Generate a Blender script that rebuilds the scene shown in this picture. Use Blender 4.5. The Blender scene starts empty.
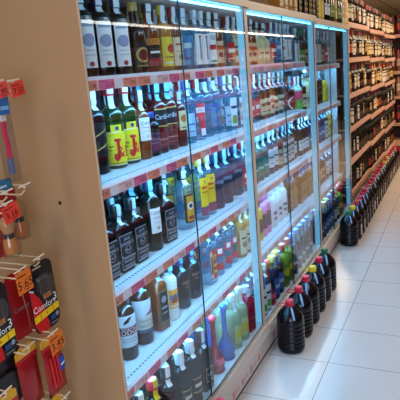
import bpy, math, random
from mathutils import Vector, Matrix
from mathutils.geometry import tessellate_polygon
random.seed(7)
PI = math.pi
SC = bpy.context.scene
COL = SC.collection

# ------------------------------------------------------------------ materials
MATS = {}
def lin(c):
    return tuple(((v/255)/12.92 if v/255 <= .04045 else ((v/255+.055)/1.055)**2.4) for v in c)
def mat(name, rgb, rough=.5, spec=.5, metal=0., noise=.06, scale=30., coat=0.):
    """named procedural material, rgb given 0-255 sRGB"""
    if name in MATS: return MATS[name]
    m = bpy.data.materials.new(name); m.use_nodes = True
    nt = m.node_tree; b = nt.nodes['Principled BSDF']
    c = lin(rgb)
    tc = nt.nodes.new('ShaderNodeTexCoord'); nz = nt.nodes.new('ShaderNodeTexNoise')
    nz.inputs['Scale'].default_value = scale
    nt.links.new(tc.outputs['Object'], nz.inputs['Vector'])
    mx = nt.nodes.new('ShaderNodeMix'); mx.data_type = 'RGBA'
    mx.inputs[6].default_value = (*[v*(1-noise) for v in c], 1)
    mx.inputs[7].default_value = (*[min(1, v*(1+noise)) for v in c], 1)
    nt.links.new(nz.outputs['Fac'], mx.inputs[0]); nt.links.new(mx.outputs[2], b.inputs['Base Color'])
    b.inputs['Roughness'].default_value = rough
    b.inputs['Specular IOR Level'].default_value = spec
    b.inputs['Metallic'].default_value = metal
    b.inputs['Coat Weight'].default_value = coat
    MATS[name] = m
    return m
def paint(rgb, rough=.55):
    return mat('print_%d_%d_%d_%d' % (*rgb, int(rough*100)), rgb, rough, .3, noise=.03)
def emit(name, rgb, strength):
    if name in MATS: return MATS[name]
    m = bpy.data.materials.new(name); m.use_nodes = True
    nt = m.node_tree; nt.nodes.clear()
    e = nt.nodes.new('ShaderNodeEmission'); o = nt.nodes.new('ShaderNodeOutputMaterial')
    e.inputs[0].default_value = (*rgb, 1); e.inputs[1].default_value = strength
    nt.links.new(e.outputs[0], o.inputs[0]); MATS[name] = m
    return m
def clear(name, tint, body=(200, 225, 235), diff=.12, rough=.03, ior=1.5):
    """see-through glass: fresnel reflection over tinted transparency with a little body colour"""
    if name in MATS: return MATS[name]
    m = bpy.data.materials.new(name); m.use_nodes = True
    nt = m.node_tree; nt.nodes.clear(); N = nt.nodes.new; L = nt.links.new
    tr = N('ShaderNodeBsdfTransparent'); tr.inputs[0].default_value = (*tint, 1)
    df = N('ShaderNodeBsdfDiffuse'); df.inputs[0].default_value = (*lin(body), 1)
    gl = N('ShaderNodeBsdfGlossy'); gl.inputs['Roughness'].default_value = rough
    lw = N('ShaderNodeLayerWeight'); lw.inputs[0].default_value = .5      # Schlick reflectance, the same from both sides
    pw = N('ShaderNodeMath'); pw.operation = 'POWER'; L(lw.outputs['Facing'], pw.inputs[0]); pw.inputs[1].default_value = 5
    f0 = ((ior-1)/(ior+1))**2
    fr = N('ShaderNodeMath'); fr.operation = 'MULTIPLY_ADD'; L(pw.outputs[0], fr.inputs[0]); fr.inputs[1].default_value = 1-f0; fr.inputs[2].default_value = f0
    a = N('ShaderNodeMixShader'); a.inputs[0].default_value = diff
    L(tr.outputs[0], a.inputs[1]); L(df.outputs[0], a.inputs[2])
    b = N('ShaderNodeMixShader'); L(fr.outputs[0], b.inputs[0]); L(a.outputs[0], b.inputs[1]); L(gl.outputs[0], b.inputs[2])
    o = N('ShaderNodeOutputMaterial'); L(b.outputs[0], o.inputs[0]); MATS[name] = m
    return m

GLASS = {
 'dark':   lambda: mat('dark_glass', (5, 6, 9), .16, .25),
 'green':  lambda: mat('green_glass', (18, 46, 14), .10, .5),
 'bottle_green': lambda: mat('deep_green_glass', (8, 18, 13), .12, .35),
 'amber':  lambda: mat('amber_spirit', (118, 54, 16), .10, .5),
 'brown':  lambda: mat('brown_spirit', (52, 24, 14), .10, .5),
 'redbrown': lambda: mat('red_brown_spirit', (76, 18, 16), .10, .5),
 'gold':   lambda: mat('golden_spirit', (168, 110, 40), .11, .5),
 'clear':  lambda: clear('clear_glass', (.74, .90, .96), (110, 180, 215), .16),
 'bluegrey': lambda: clear('blue_grey_glass', (.34, .44, .58), (60, 84, 120), .35),
 'red':    lambda: mat('red_liqueur', (150, 18, 44), .11, .5),
 'rose':   lambda: mat('rose_liqueur', (190, 60, 80), .12, .5),
 'blue':   lambda: mat('blue_liqueur', (24, 92, 170), .11, .5),
 'pale':   lambda: mat('pale_green_liqueur', (158, 178, 140), .12, .5),
 'yellowgreen': lambda: mat('yellow_green_liqueur', (120, 140, 30), .12, .5),
 'teal':   lambda: mat('teal_glass', (18, 84, 82), .11, .5),
 'navy':   lambda: mat('navy_glass', (16, 22, 52), .11, .5),
 'white':  lambda: mat('white_opaque_glass', (226, 226, 222), .25, .5),
 'creamw': lambda: mat('cream_coating', (214, 196, 140), .35, .5),
 'black':  lambda: mat('black_coated_glass', (10, 10, 13), .24, .35),
 'yellow': lambda: mat('yellow_glass', (206, 170, 24), .2, .5),
 'pink':   lambda: mat('pink_coating', (214, 120, 160), .3, .5),
}

# ------------------------------------------------------------------ mesh building
class MB:
    def __init__(s): s.v = []; s.f = []; s.mi = []; s.m = []
    def slot(s, m):
        if m not in s.m: s.m.append(m)
        return s.m.index(m)
    def add(s, vs, fs, m):
        o = len(s.v); k = s.slot(m); s.v += [tuple(p) for p in vs]
        for f in fs: s.f.append(tuple(i+o for i in f)); s.mi.append(k)
        return s
    def box(s, x0, x1, y0, y1, z0, z1, m):
        v = [(x, y, z) for x in (x0, x1) for y in (y0, y1) for z in (z0, z1)]
        return s.add(v, [(0,1,3,2), (4,6,7,5), (0,4,5,1), (2,3,7,6), (0,2,6,4), (1,5,7,3)], m)
    def lathe(s, prof, m, n=20, c=(0,0,0), axis='z'):
        v = []; f = []
        for r, z in prof:
            for i in range(n):
                a = 2*PI*i/n
                p = (r*math.cos(a), r*math.sin(a), z)
                if axis == 'x': p = (p[2], p[0], p[1])
                if axis == 'y': p = (p[1], p[2], p[0])
                v.append((p[0]+c[0], p[1]+c[1], p[2]+c[2]))
        k = len(prof)
        for j in range(k-1):
            for i in range(n): f.append((j*n+i, j*n+(i+1) % n, (j+1)*n+(i+1) % n, (j+1)*n+i))
        f.append(tuple(reversed(range(n)))); f.append(tuple((k-1)*n+i for i in range(n)))
        return s.add(v, f, m)
    def extrude_y(s, poly, y0, y1, m):
        n = len(poly); v = [(x, y0, z) for x, z in poly] + [(x, y1, z) for x, z in poly]
        f = [(i, (i+1) % n, n+(i+1) % n, n+i) for i in range(n)]
        f += [tuple(reversed(range(n))), tuple(range(n, 2*n))]
        return s.add(v, f, m)
    def tube(s, pts, r, m, n=8):
        pts = [Vector(p) for p in pts]; v = []; f = []
        for i, p in enumerate(pts):
            d = (pts[min(i+1, len(pts)-1)] - pts[max(i-1, 0)]).normalized()
            a = Vector((0, 0, 1)) if abs(d.z) < .9 else Vector((1, 0, 0))
            u = d.cross(a).normalized(); w = d.cross(u)
            for k in range(n):
                t = 2*PI*k/n; v.append(p + r*(u*math.cos(t) + w*math.sin(t)))
        for i in range(len(pts)-1):
            for k in range(n): f.append((i*n+k, i*n+(k+1) % n, (i+1)*n+(k+1) % n, (i+1)*n+k))
        f.append(tuple(reversed(range(n)))); f.append(tuple((len(pts)-1)*n+k for k in range(n)))
        return s.add(v, f, m)
    def slab_x(s, outline, x0, x1, m):
        """outline of (y,z) points given a thickness along x"""
        n = len(outline); v = [(x0, y, z) for y, z in outline] + [(x1, y, z) for y, z in outline]
        f = [(i, (i+1) % n, n+(i+1) % n, n+i) for i in range(n)]
        f += [tuple(reversed(range(n))), tuple(range(n, 2*n))]
        return s.add(v, f, m)
    def mesh(s, name, smooth=False):
        me = bpy.data.meshes.new(name); me.from_pydata(s.v, [], s.f)
        for m in s.m: me.materials.append(m)
        me.polygons.foreach_set('material_index', s.mi)
        me.update()
        import bmesh
        b = bmesh.new(); b.from_mesh(me); bmesh.ops.recalc_face_normals(b, faces=b.faces[:])
        if smooth:
            for f in b.faces: f.smooth = len(f.verts) <= 4
            for e in b.edges:
                if len(e.link_faces) == 2 and e.calc_face_angle(0) > .6: e.smooth = False
        b.to_mesh(me); b.free()
        return me

def obj(name, data, parent=None, loc=(0,0,0), rot=(0,0,0), smooth=False):
    if isinstance(data, MB): data = data.mesh(name, smooth)
    o = bpy.data.objects.new(name, data); COL.objects.link(o)
    o.location = loc; o.rotation_euler = rot
    if parent: o.parent = parent
    return o
def tag(o, label=None, cat=None, group=None, kind=None):
    if label: o['label'] = label
    if cat: o['category'] = cat
    if group: o['group'] = group
    if kind: o['kind'] = kind
    return o
def thing(name, label, cat, loc=(0,0,0), rz=0, group=None):
    return tag(obj(name, None, None, loc, (0, 0, rz)), label, cat, group)
def copy_tree(o, parent=None):
    c = o.copy(); COL.objects.link(c); c.parent = parent
    for ch in o.children: copy_tree(ch, c)
    return c
def copy_bottle(o):
    c = o.copy(); COL.objects.link(c)
    for ch in PARTS[o.name]:
        d = ch.copy(); COL.objects.link(d); d.parent = c
    return c
PARTS = {}

_T = {}
def text_mesh(s):
    """flat glyph mesh centred on the origin, height 1: list of (u, v) and triangles"""
    if s in _T: return _T[s]
    cu = bpy.data.curves.new('lettering', 'FONT'); cu.body = s; cu.resolution_u = 2
    ob = bpy.data.objects.new('lettering', cu); COL.objects.link(ob)
    dg = bpy.context.evaluated_depsgraph_get(); dg.update()
    me = bpy.data.meshes.new_from_object(ob.evaluated_get(dg), depsgraph=dg)
    vs = [(v.co.x, v.co.y) for v in me.vertices]; fs = [tuple(p.vertices) for p in me.polygons]
    x0 = min(v[0] for v in vs); x1 = max(v[0] for v in vs); y0 = min(v[1] for v in vs); y1 = max(v[1] for v in vs)
    h = y1-y0
    vs = [((x-(x0+x1)/2)/h, (y-(y0+y1)/2)/h) for x, y in vs]
    bpy.data.objects.remove(ob); bpy.data.curves.remove(cu); bpy.data.meshes.remove(me)
    _T[s] = (vs, fs, (x1-x0)/h)
    return _T[s]

def flat_tris(mb, surf, pts, tris, off, m, lim=.008):
    """cut flat triangles small enough to follow a curved surface, then lay them on it"""
    v = []; f = []
    def go(a, b, c, d):
        e = [(math.dist(a, b), a, b, c), (math.dist(b, c), b, c, a), (math.dist(c, a), c, a, b)]
        L_, p, q, r = max(e)
        if L_ > lim and d < 8:
            mid = ((p[0]+q[0])/2, (p[1]+q[1])/2); go(p, mid, r, d+1); go(mid, q, r, d+1)
        else:
            n = len(v); v.extend([surf(p[0], p[1], off), surf(q[0], q[1], off), surf(r[0], r[1], off)]); f.append((n, n+1, n+2))
    for t in tris:
        for k in range(1, len(t)-1): go(pts[t[0]], pts[t[k]], pts[t[k+1]], 0)
    mb.add(v, f, m)
def decorate(mb, surf, W, z0, z1, bg, ops, base=.0007, nu=10):
    """label patch on a surface surf(s, z, off); ops in u -1..1 and v 0..1"""
    H = z1-z0
    def grid(u0, u1, v0, v1, off, col, n=None, m=3):
        n = n or max(2, int(nu*(u1-u0)/2)+1)
        v = [surf((u0+(u1-u0)*i/n)*W/2, z0+H*(v0+(v1-v0)*j/m), off) for j in range(m+1) for i in range(n+1)]
        f = [(j*(n+1)+i, j*(n+1)+i+1, (j+1)*(n+1)+i+1, (j+1)*(n+1)+i) for j in range(m) for i in range(n)]
        mb.add(v, f, paint(col))
    off = base
    if bg: grid(-1, 1, 0, 1, off, bg)
    for o in ops:
        off += .0004
        if o[0] == 'r': grid(o[1], o[2], o[3], o[4], off, o[5])
        elif o[0] == 'd':
            n = 16; R = o[3]*H
            pts = [(o[1]*W/2+R*math.cos(2*PI*k/n), z0+H*o[2]+R*math.sin(2*PI*k/n)) for k in range(n)]
            flat_tris(mb, surf, pts, [(0, k, k+1) for k in range(1, n-1)], off, paint(o[4]))
        elif o[0] == 'p':
            pts = [(u*W/2, z0+H*vv) for u, vv in o[1]]
            tr = tessellate_polygon([[Vector((x, y, 0)) for x, y in pts]])
            flat_tris(mb, surf, pts, tr, off, paint(o[2]))
        elif o[0] == 't':
            vs, fs, wd = text_mesh(o[1]); h = o[4]*H
            sx = h if wd*h < .94*W else .94*W/wd
            flat_tris(mb, surf, [(o[2]*W/2+x*sx, z0+H*o[3]+y*h) for x, y in vs], fs, off, paint(o[5]))
    return mb

# ------------------------------------------------------------------ bottles
def interp(prof, z):
    if z <= prof[0][1]: return prof[0][0], prof[0][2]
    for (r0, z0, k0), (r1, z1, k1) in zip(prof, prof[1:]):
        if z0 <= z <= z1 and z1 > z0:
            t = (z-z0)/(z1-z0); return r0+(r1-r0)*t, k0+(k1-k0)*t
    return prof[-1][0], prof[-1][2]
def radial(k, a):
    c = max(abs(math.cos(a)), abs(math.sin(a)))
    return (1-k) + k*min(1/c, 1.3)
W_ = (236, 238, 238); K_ = (16, 16, 20); R_ = (190, 26, 34); Y_ = (232, 200, 30); G_ = (196, 160, 84)
CREAM = (226, 212, 180); ORANGE = (214, 112, 30); SILV = (176, 186, 196); NAVY = (24, 32, 66)
# shape, radius, height, body height, neck radius, glass, cap colour, cap height, seal, labels, wording
K = {
'tallwhite': ('r', .039, .270, .200, .015, 'bottle_green', NAVY, .03, W_, [(.030,.188,.056,W_,[('d',0,.58,.14,(150,160,190)),('r',-.75,.75,.86,.92,(150,170,190)),('r',-.6,.6,.36,.38,SILV),('d',0,.08,.055,(150,30,50)),('r',-.6,.6,.26,.28,SILV)])], 'dark green bottle with tall white label', 'spirit_bottle'),
'emblem': ('r', .038, .260, .150, .015, 'brown', G_, .03, None, [(.02,.115,.066,(36,28,22),[('d',0,.5,.30,G_),('d',0,.5,.22,(90,30,24)),('r',-.8,.8,.06,.10,G_)])], 'squat brown bottle with round gold emblem', 'spirit_bottle'),
'dyc': ('r', .038, .260, .165, .015, 'amber', (28,26,24), .03, W_, [(.02,.13,.070,(30,24,24),[('r',-1,1,.78,1,(214,140,50)),('t','DYC',0,.89,.15,K_),('r',-1,1,.04,.32,(150,30,40)),('r',-.6,.6,.48,.56,W_)])], 'amber whisky bottle with dark red label', 'whisky_bottle'),
'yellowlab': ('r', .036, .265, .175, .014, 'gold', (210,190,60), .035, W_, [(.02,.14,.062,(226,206,70),[('d',.3,.6,.16,(190,60,40)),('r',-.7,.7,.1,.14,W_),('r',-.7,.7,.3,.33,(120,90,30))])], 'golden bottle with bright yellow label', 'spirit_bottle'),
'creamlab': ('r', .036, .265, .175, .014, 'amber', (150,40,30), .035, W_, [(.02,.14,.062,CREAM,[('r',-.7,.7,.72,.78,(150,60,40)),('r',-.7,.7,.5,.52,(120,90,60)),('d',0,.3,.10,(170,120,70))])], 'amber bottle with plain cream label', 'spirit_bottle'),
'bluelab': ('r', .033, .275, .185, .014, 'clear', (40,90,170), .04, W_, [(.02,.15,.056,(60,130,180),[('r',-.8,.8,.6,.78,(190,220,230)),('r',-.5,.5,.2,.3,(20,60,120))])], 'slim clear bottle with blue label', 'gin_bottle'),
'whiteslim': ('r', .033, .275, .19, .014, 'clear', SILV, .04, W_, [(.02,.165,.048,W_,[('r',-.2,.2,.15,.85,(120,130,150)),('d',0,.9,.05,(180,60,60))])], 'slim clear bottle with narrow white label', 'spirit_bottle'),
'whitered': ('r', .034, .285, .195, .014, 'clear', (30,110,80), .04, W_, [(.02,.18,.052,W_,[('r',-.7,.7,.46,.62,R_),('d',0,.85,.09,SILV),('r',-.6,.6,.06,.12,(40,120,80))])], 'slim white labelled bottle with red square', 'spirit_bottle'),
'amberorange': ('r', .035, .265, .17, .015, 'amber', K_, .035, W_, [(.02,.13,.052,(226,186,150),[('r',-1,1,.6,.8,(206,80,40)),('d',0,.38,.12,(120,40,30))])], 'amber bottle with orange banded label', 'rum_bottle'),
'amberlab': ('r', .036, .26, .165, .014, 'brown', (120,90,50), .035, SILV, [(.025,.12,.055,(196,170,130),[('r',-.8,.8,.55,.75,(80,40,26)),('r',-.5,.5,.2,.26,(120,60,40))])], 'brown bottle with tan and brown label', 'brandy_bottle'),
'redlab': ('r', .035, .265, .17, .014, 'clear', R_, .04, W_, [(.03,.13,.058,(196,40,50),[('r',-.7,.7,.45,.66,W_),('r',-.7,.7,.12,.16,W_)])], 'clear bottle with red and white label', 'spirit_bottle'),
'beigelab': ('r', .036, .265, .17, .014, 'gold', (90,60,40), .04, W_, [(.02,.15,.060,(214,196,160),[('r',-.7,.7,.62,.7,(90,60,40)),('d',0,.4,.14,(150,110,70))])], 'golden bottle with beige printed label', 'brandy_bottle'),
'blackgold': ('r', .038, .285, .19, .015, 'dark', K_, .05, W_, [(.06,.17,.080,(20,17,17),[('p',[(-1,.52),(1,.86),(1,.90),(-1,.56)],G_),('p',[(-1,.10),(1,.44),(1,.48),(-1,.14)],G_)])], 'black bottle with slanted gold lines', 'whisky_bottle'),
'jb': ('r', .0375, .285, .188, .014, 'green', (196,34,44), .035, W_, [(.012,.128,.080,W_,[('r',-.95,.95,.02,.98,(240,214,40)),('p',[(-.30,.80),(.28,.80),(.28,.72),(.14,.72),(.14,.30),(.02,.16),(-.24,.12),(-.44,.22),(-.40,.36),(-.26,.36),(-.24,.26),(-.12,.26),(-.12,.72),(-.30,.72)],(206,20,30)),('t','&B',.56,.40,.34,(206,20,30)),('r',-.85,-.4,.56,.59,(60,50,30)),('r',-.85,-.5,.45,.47,(60,50,30)),('r',-.8,.8,.06,.08,(60,50,30))]), (.128,.152,.040,(240,214,40),[('d',.1,.5,.3,(40,70,120))])], 'green bottle with yellow J and B label', 'whisky_bottle'),
'cac': ('r', .033, .25, .16, .013, 'amber', (60,30,60), .04, W_, [(.07,.155,.058,W_,[('t','CACI',0,.76,.16,(90,30,40)),('r',-.6,.6,.56,.58,(150,60,60)),('r',-.6,.6,.4,.42,SILV),('d',0,.18,.08,(220,200,180))])], 'small amber bottle with white neck label', 'rum_bottle'),
'purple': ('r', .034, .165, .115, .016, 'dark', (30,60,130), .02, None, [(.015,.09,.056,(60,30,56),[('t','Rives',0,.7,.2,(190,130,140)),('r',-.8,.8,.1,.4,(110,40,60)),('r',-.8,.8,.46,.5,(160,120,130))])], 'short dark bottle with purple label', 'liqueur_bottle'),
'card': ('r', .0375, .270, .185, .015, 'redbrown', (12,34,60), .04, (120,200,220), [(.105,.175,.066,(26,22,26),[('t','Cardhu',0,.55,.28,(206,216,224)),('r',-1,1,.0,.06,G_),('r',-1,1,.94,1,G_)]), (.02,.085,.062,(110,36,34),[('r',-.8,.8,.5,.56,(190,140,120)),('r',-.8,.8,.2,.26,(150,90,80))])], 'red brown bottle with black script label', 'whisky_bottle'),
'beigesm': ('r', .030, .225, .16, .012, 'redbrown', (120,30,34), .035, SILV, [(.07,.15,.044,(206,190,140),[('d',0,.6,.2,(180,90,40)),('r',-.6,.6,.1,.16,(100,60,30))])], 'small red brown bottle with parchment label', 'brandy_bottle'),
'clearblue': ('r', .036, .275, .185, .015, 'clear', (70,120,190), .045, W_, [(.03,.13,.05,(150,200,220),[('r',-.6,.6,.5,.56,(30,70,150)),('r',-.6,.6,.2,.24,(30,70,150))])], 'clear bottle with pale blue label', 'vodka_bottle'),
'smir': ('r', .036, .275, .19, .014, 'clear', (200,40,46), .045, W_, [(.10,.165,.062,(206,60,66),[('r',-1,1,.36,.7,W_),('t','SMIRNOFF',0,.53,.20,R_)]), (.02,.10,.034,(196,40,50),[('r',-.8,.8,0,.4,W_)])], 'clear vodka bottle with red and white label', 'vodka_bottle'),
'abs': ('r', .041, .25, .185, .014, 'clear', (140,190,220), .03, (200,230,240), [(.11,.155,.060,None,[('t','ABSOLUT',0,.7,.40,(30,60,160)),('r',-.8,.8,.1,.2,(60,90,180))])], 'stout clear bottle with blue lettering', 'vodka_bottle'),
'greenlab': ('r', .036, .275, .185, .014, 'clear', (40,150,90), .045, W_, [(.02,.165,.05,(220,232,230),[('r',-.8,.8,.62,.72,NAVY),('r',-.6,.6,.1,.38,(90,160,60))])], 'clear bottle with white and green label', 'gin_bottle'),
'floral': ('s', .034, .26, .18, .014, 'clear', (190,90,90), .04, W_, [(.02,.16,.056,(236,220,216),[('d',-.2,.7,.14,(206,90,90)),('d',.3,.45,.12,(206,120,100)),('d',-.1,.25,.12,(190,70,80))])], 'square clear bottle with red flower label', 'gin_bottle'),
'jack': ('s', .0435, .250, .160, .018, 'dark', K_, .04, (190,220,235), [(.012,.146,.078,(14,15,24),[('r',-.96,.96,.97,.99,SILV),('r',-.96,.96,.01,.03,SILV),('r',-.96,-.92,.02,.98,SILV),('r',.92,.96,.02,.98,SILV),('t',"JACK",0,.86,.10,(196,206,220)),('t',"DANIEL'S",0,.74,.09,(196,206,220)),('d',0,.56,.12,(150,160,180)),('d',0,.56,.10,(14,15,24)),('t','No.7',0,.56,.07,(196,206,220)),('t','Tennessee',0,.36,.10,(196,206,220)),('t','WHISKEY',0,.24,.07,(196,206,220)),('r',-.7,.7,.12,.14,(170,180,196)),('r',-.7,.7,.07,.09,(170,180,196))])], 'square black bottle with white ornate label', 'whiskey_bottle'),
'darkwhite': ('r', .038, .28, .19, .016, 'bottle_green', (20,40,80), .05, (120,200,230), [(.07,.165,.056,(232,232,230),[('t','CACHAS',0,.82,.12,(60,50,60)),('r',-.6,.6,.6,.62,(150,90,90)),('r',-.5,.5,.4,.42,SILV),('d',0,.2,.07,(170,150,120))])], 'dark green bottle with leaning white label', 'spirit_bottle'),
'darkwhite2': ('r', .0375, .29, .19, .015, 'dark', K_, .05, W_, [(.04,.12,.058,W_,[('r',-.7,.7,.7,.8,(60,60,70)),('r',-.7,.7,.3,.35,SILV)])], 'dark bottle with small white label', 'spirit_bottle'),
'darkgold': ('r', .036, .28, .19, .015, 'dark', SILV, .05, W_, [(.05,.13,.058,(40,40,50),[('r',-.9,.9,.86,.92,G_),('r',-.9,.9,.08,.14,G_),('r',-.6,.6,.4,.6,CREAM)])], 'dark bottle with gold framed label', 'spirit_bottle'),
'tequila': ('r', .043, .245, .17, .016, 'clear', K_, .035, W_, [(.03,.15,.052,(30,24,26),[('r',-.6,1,.05,.95,(214,150,30)),('d',.15,.6,.14,W_),('d',.15,.6,.08,(40,40,60)),('r',-.4,.8,.12,.24,(150,50,30))])], 'wide clear bottle with yellow and black label', 'tequila_bottle'),
'cuervo': ('r', .036, .285, .19, .014, 'clear', (210,170,60), .045, W_, [(.06,.19,.052,(240,196,30),[('r',-.7,.7,.62,.70,(200,70,40)),('r',-.7,.7,.48,.52,(200,70,40)),('d',0,.85,.06,(200,120,40))]), (.02,.055,.05,(140,60,90),[])], 'clear bottle with tall yellow label', 'tequila_bottle'),
'darkvod': ('r', .041, .27, .175, .015, 'bluegrey', (30,60,110), .05, (150,210,235), [(.115,.15,.058,(26,36,66),[('t','eristoff',0,.5,.62,(190,210,230))])], 'smoky blue bottle with dark lettered band', 'vodka_bottle'),
'lodge': ('r', .039, .270, .172, .016, 'brown', (150,50,60), .035, None, [(.050,.168,.108,(206,218,226),[('p',[(-.35,.72),(.0,.78),(.3,.96),(.05,.94),(-.25,.84)],(20,24,34)),('r',-1,1,.38,.64,(104,28,44)),('t','HIGHLAND',0,.60,.06,(236,226,226)),('t','LODGE',0,.48,.15,(240,236,236)),('r',-.5,.5,.26,.28,(120,130,140)),('r',-.5,.5,.18,.20,(120,130,140))])], 'brown whisky bottle with maroon banner label', 'whisky_bottle'),
'grouse': ('r', .038, .275, .185, .015, 'brown', (150,60,40), .04, (150,200,230), [(.11,.175,.105,(206,216,222),[('p',[(-.1,.1),(1,.1),(1,.9),(.7,.6),(.3,.3)],(150,90,96))]), (.062,.11,.105,(206,206,196),[('t','FAMOUS',.1,.68,.22,(120,90,70)),('t','GROUSE',.1,.30,.26,(120,90,70))]), (.05,.0615,.105,(70,84,110),[])], 'brown bottle with wide white bird label', 'whisky_bottle'),
'blackamber': ('s', .033, .26, .185, .015, 'amber', K_, .045, (150,210,240), [(.03,.165,.052,(22,20,26),[('r',-.9,.9,.96,.98,G_),('r',-.9,.9,.02,.04,G_),('r',-.9,-.84,.03,.97,G_),('r',.84,.9,.03,.97,G_),('d',0,.72,.1,(150,150,160)),('r',-.6,.6,.45,.5,SILV),('r',-.5,.5,.3,.33,SILV)])], 'amber square bottle with black framed label', 'whisky_bottle'),
'malibu': ('r', .033, .245, .165, .017, 'white', K_, .045, (130,210,240), [(.05,.13,.056,(232,160,60),[('r',-.8,.8,.45,.72,(60,120,160)),('p',[(-.7,.3),(0,.8),(.7,.3)],(150,60,30)),('t','malibu',0,.16,.16,W_)])], 'white bottle with orange sunset label', 'liqueur_bottle'),
'cream': ('r', .046, .255, .155, .020, 'black', (18,40,90), .05, (90,170,220), [(.09,.15,.050,None,[('t','BAILEYS',0,.6,.26,(160,120,110)),('r',-.5,.5,.2,.26,(150,110,90)),('r',-.5,.5,.34,.36,(150,110,90))])], 'fat black cream liqueur bottle', 'liqueur_bottle'),
'beef': ('s', .035, .265, .185, .014, 'clear', (150,160,160), .04, (190,220,140), [(.025,.165,.056,(190,50,40),[('r',-.9,-.25,.05,.95,(226,210,160)),('t','GIN',.35,.75,.14,Y_),('r',.0,.8,.42,.5,Y_),('r',.0,.8,.2,.3,Y_),('r',-.75,-.4,.2,.8,K_)])], 'square clear gin bottle with red yellow label', 'gin_bottle'),
'redclear': ('r', .038, .27, .18, .014, 'clear', (196,40,50), .04, W_, [(.10,.14,.052,(206,40,54),[('r',-.6,.4,.3,.9,W_)]), (.03,.065,.052,(206,40,54),[])], 'clear bottle with two red labels', 'vodka_bottle'),
'redtop': ('r', .038, .285, .19, .017, 'bottle_green', (190,24,40), .035, Y_, [(.05,.13,.06,CREAM,[('r',-.7,.7,.5,.6,R_)])], 'dark bottle with red cap and yellow strip', 'spirit_bottle'),
'tallgold': ('s', .036, .315, .205, .015, 'dark', (28,30,40), .07, W_, [(.05,.125,.052,(44,48,60),[('r',-.95,.95,.93,1,G_),('r',-.95,.95,0,.07,G_),('r',-.95,-.85,0,1,G_),('r',.85,.95,0,1,G_),('d',0,.5,.16,SILV)])], 'tall dark bottle with gold framed square label', 'brandy_bottle'),
'redball': ('b', .040, .285, .105, .011, 'red', (236,70,80), .028, None, [(.05,.08,.05,(220,90,120),[])], 'red liqueur bottle with round red stopper', 'liqueur_bottle'),
'blueball': ('b', .040, .300, .105, .011, 'blue', (30,120,220), .028, None, [], 'blue liqueur bottle with round blue stopper', 'liqueur_bottle'),
'limon': ('r', .037, .26, .165, .016, 'pale', (190,200,190), .03, W_, [(.03,.12,.056,(196,206,150),[('d',0,.5,.25,(206,200,80))])], 'pale green bottle with lemon label', 'liqueur_bottle'),
'redsq': ('s', .035, .235, .165, .014, 'red', (190,220,235), .03, W_, [(.03,.11,.05,(130,14,36),[('r',-.7,.7,.5,.6,(200,90,110))])], 'square deep red bottle with white cap', 'liqueur_bottle'),
'roundcream': ('r', .050, .25, .13, .016, 'creamw', K_, .04, W_, [(.04,.10,.06,(232,220,180),[('r',-.6,.6,.4,.55,(120,80,40))])], 'round cream coloured bottle', 'liqueur_bottle'),
'greenwine': ('r', .037, .30, .19, .015, 'green', (40,110,50), .06, None, [(.04,.13,.056,(110,160,70),[('r',-.7,.7,.4,.6,CREAM)])], 'green bottle with green label', 'wine_bottle'),
'redcres': ('r', .044, .26, .16, .016, 'redbrown', (180,110,40), .05, (120,190,230), [(.03,.13,.06,(150,30,30),[('d',0,.5,.40,W_),('d',.25,.5,.38,(150,30,30))])], 'red bottle with white crescent label', 'liqueur_bottle'),
'pinkgreen': ('r', .038, .25, .16, .016, 'pale', (206,60,100), .05, W_, [(.09,.15,.056,(206,60,90),[]), (.02,.085,.056,(120,160,60),[])], 'bottle with pink and green labels', 'liqueur_bottle'),
'tealgreen': ('r', .040, .25, .165, .017, 'teal', (140,220,240), .03, W_, [(.03,.11,.062,(30,110,100),[('r',-.7,.7,.5,.65,(150,210,200))])], 'teal green bottle with bright cap', 'gin_bottle'),
'greywhite': ('r', .037, .26, .17, .015, 'bluegrey', (150,200,220), .04, W_, [(.04,.15,.060,(214,220,224),[('r',-.7,.7,.5,.6,(60,70,90)),('r',-.5,.5,.2,.24,(60,70,90))])], 'grey bottle with large white label', 'vodka_bottle'),
'whiteblk': ('s', .036, .25, .17, .016, 'dark', K_, .035, (140,210,235), [(.02,.155,.062,(200,206,214),[('r',-.7,.7,.7,.82,K_),('r',-.7,.7,.45,.5,K_),('r',-.7,.7,.25,.3,K_)])], 'square black bottle with white printed label', 'whiskey_bottle'),
'yellowpl': ('r', .036, .235, .17, .020, 'yellow', (30,30,40), .03, None, [(.05,.13,.052,(90,60,40),[])], 'yellow opaque bottle', 'liqueur_bottle'),
'pinkpl': ('r', .038, .24, .18, .020, 'pink', (206,110,150), .03, None, [(.05,.14,.052,(90,50,70),[])], 'pink opaque bottle', 'liqueur_bottle'),
'malibig': ('r', .052, .25, .19, .026, 'white', (200,225,235), .03, W_, [(.03,.14,.07,(226,222,226),[('r',-.6,.6,.55,.75,(110,80,80)),('r',-.6,.6,.2,.4,(150,120,120))])], 'large white opaque liqueur bottle', 'liqueur_bottle'),
'ambersq': ('s', .040, .25, .185, .016, 'amber', (28,28,40), .04, (60,110,180), [(.03,.15,.06,(150,90,40),[('r',-.7,.7,.3,.34,(96,50,20)),('r',-.7,.7,.66,.70,(96,50,20))])], 'square amber bottle with tan label', 'brandy_bottle'),
'yellowcap': ('r', .037, .25, .17, .020, 'navy', (226,200,40), .03, (120,170,220), [(.03,.13,.056,(60,100,170),[('r',-.7,.7,.4,.6,(190,206,226))])], 'navy bottle with yellow cap', 'soft_drink_bottle'),
'greenyell': ('r', .041, .26, .18, .018, 'yellowgreen', (190,50,40), .035, None, [(.05,.14,.06,(60,120,60),[('d',0,.5,.3,Y_)])], 'yellow green bottle with red cap', 'liqueur_bottle'),
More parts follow.
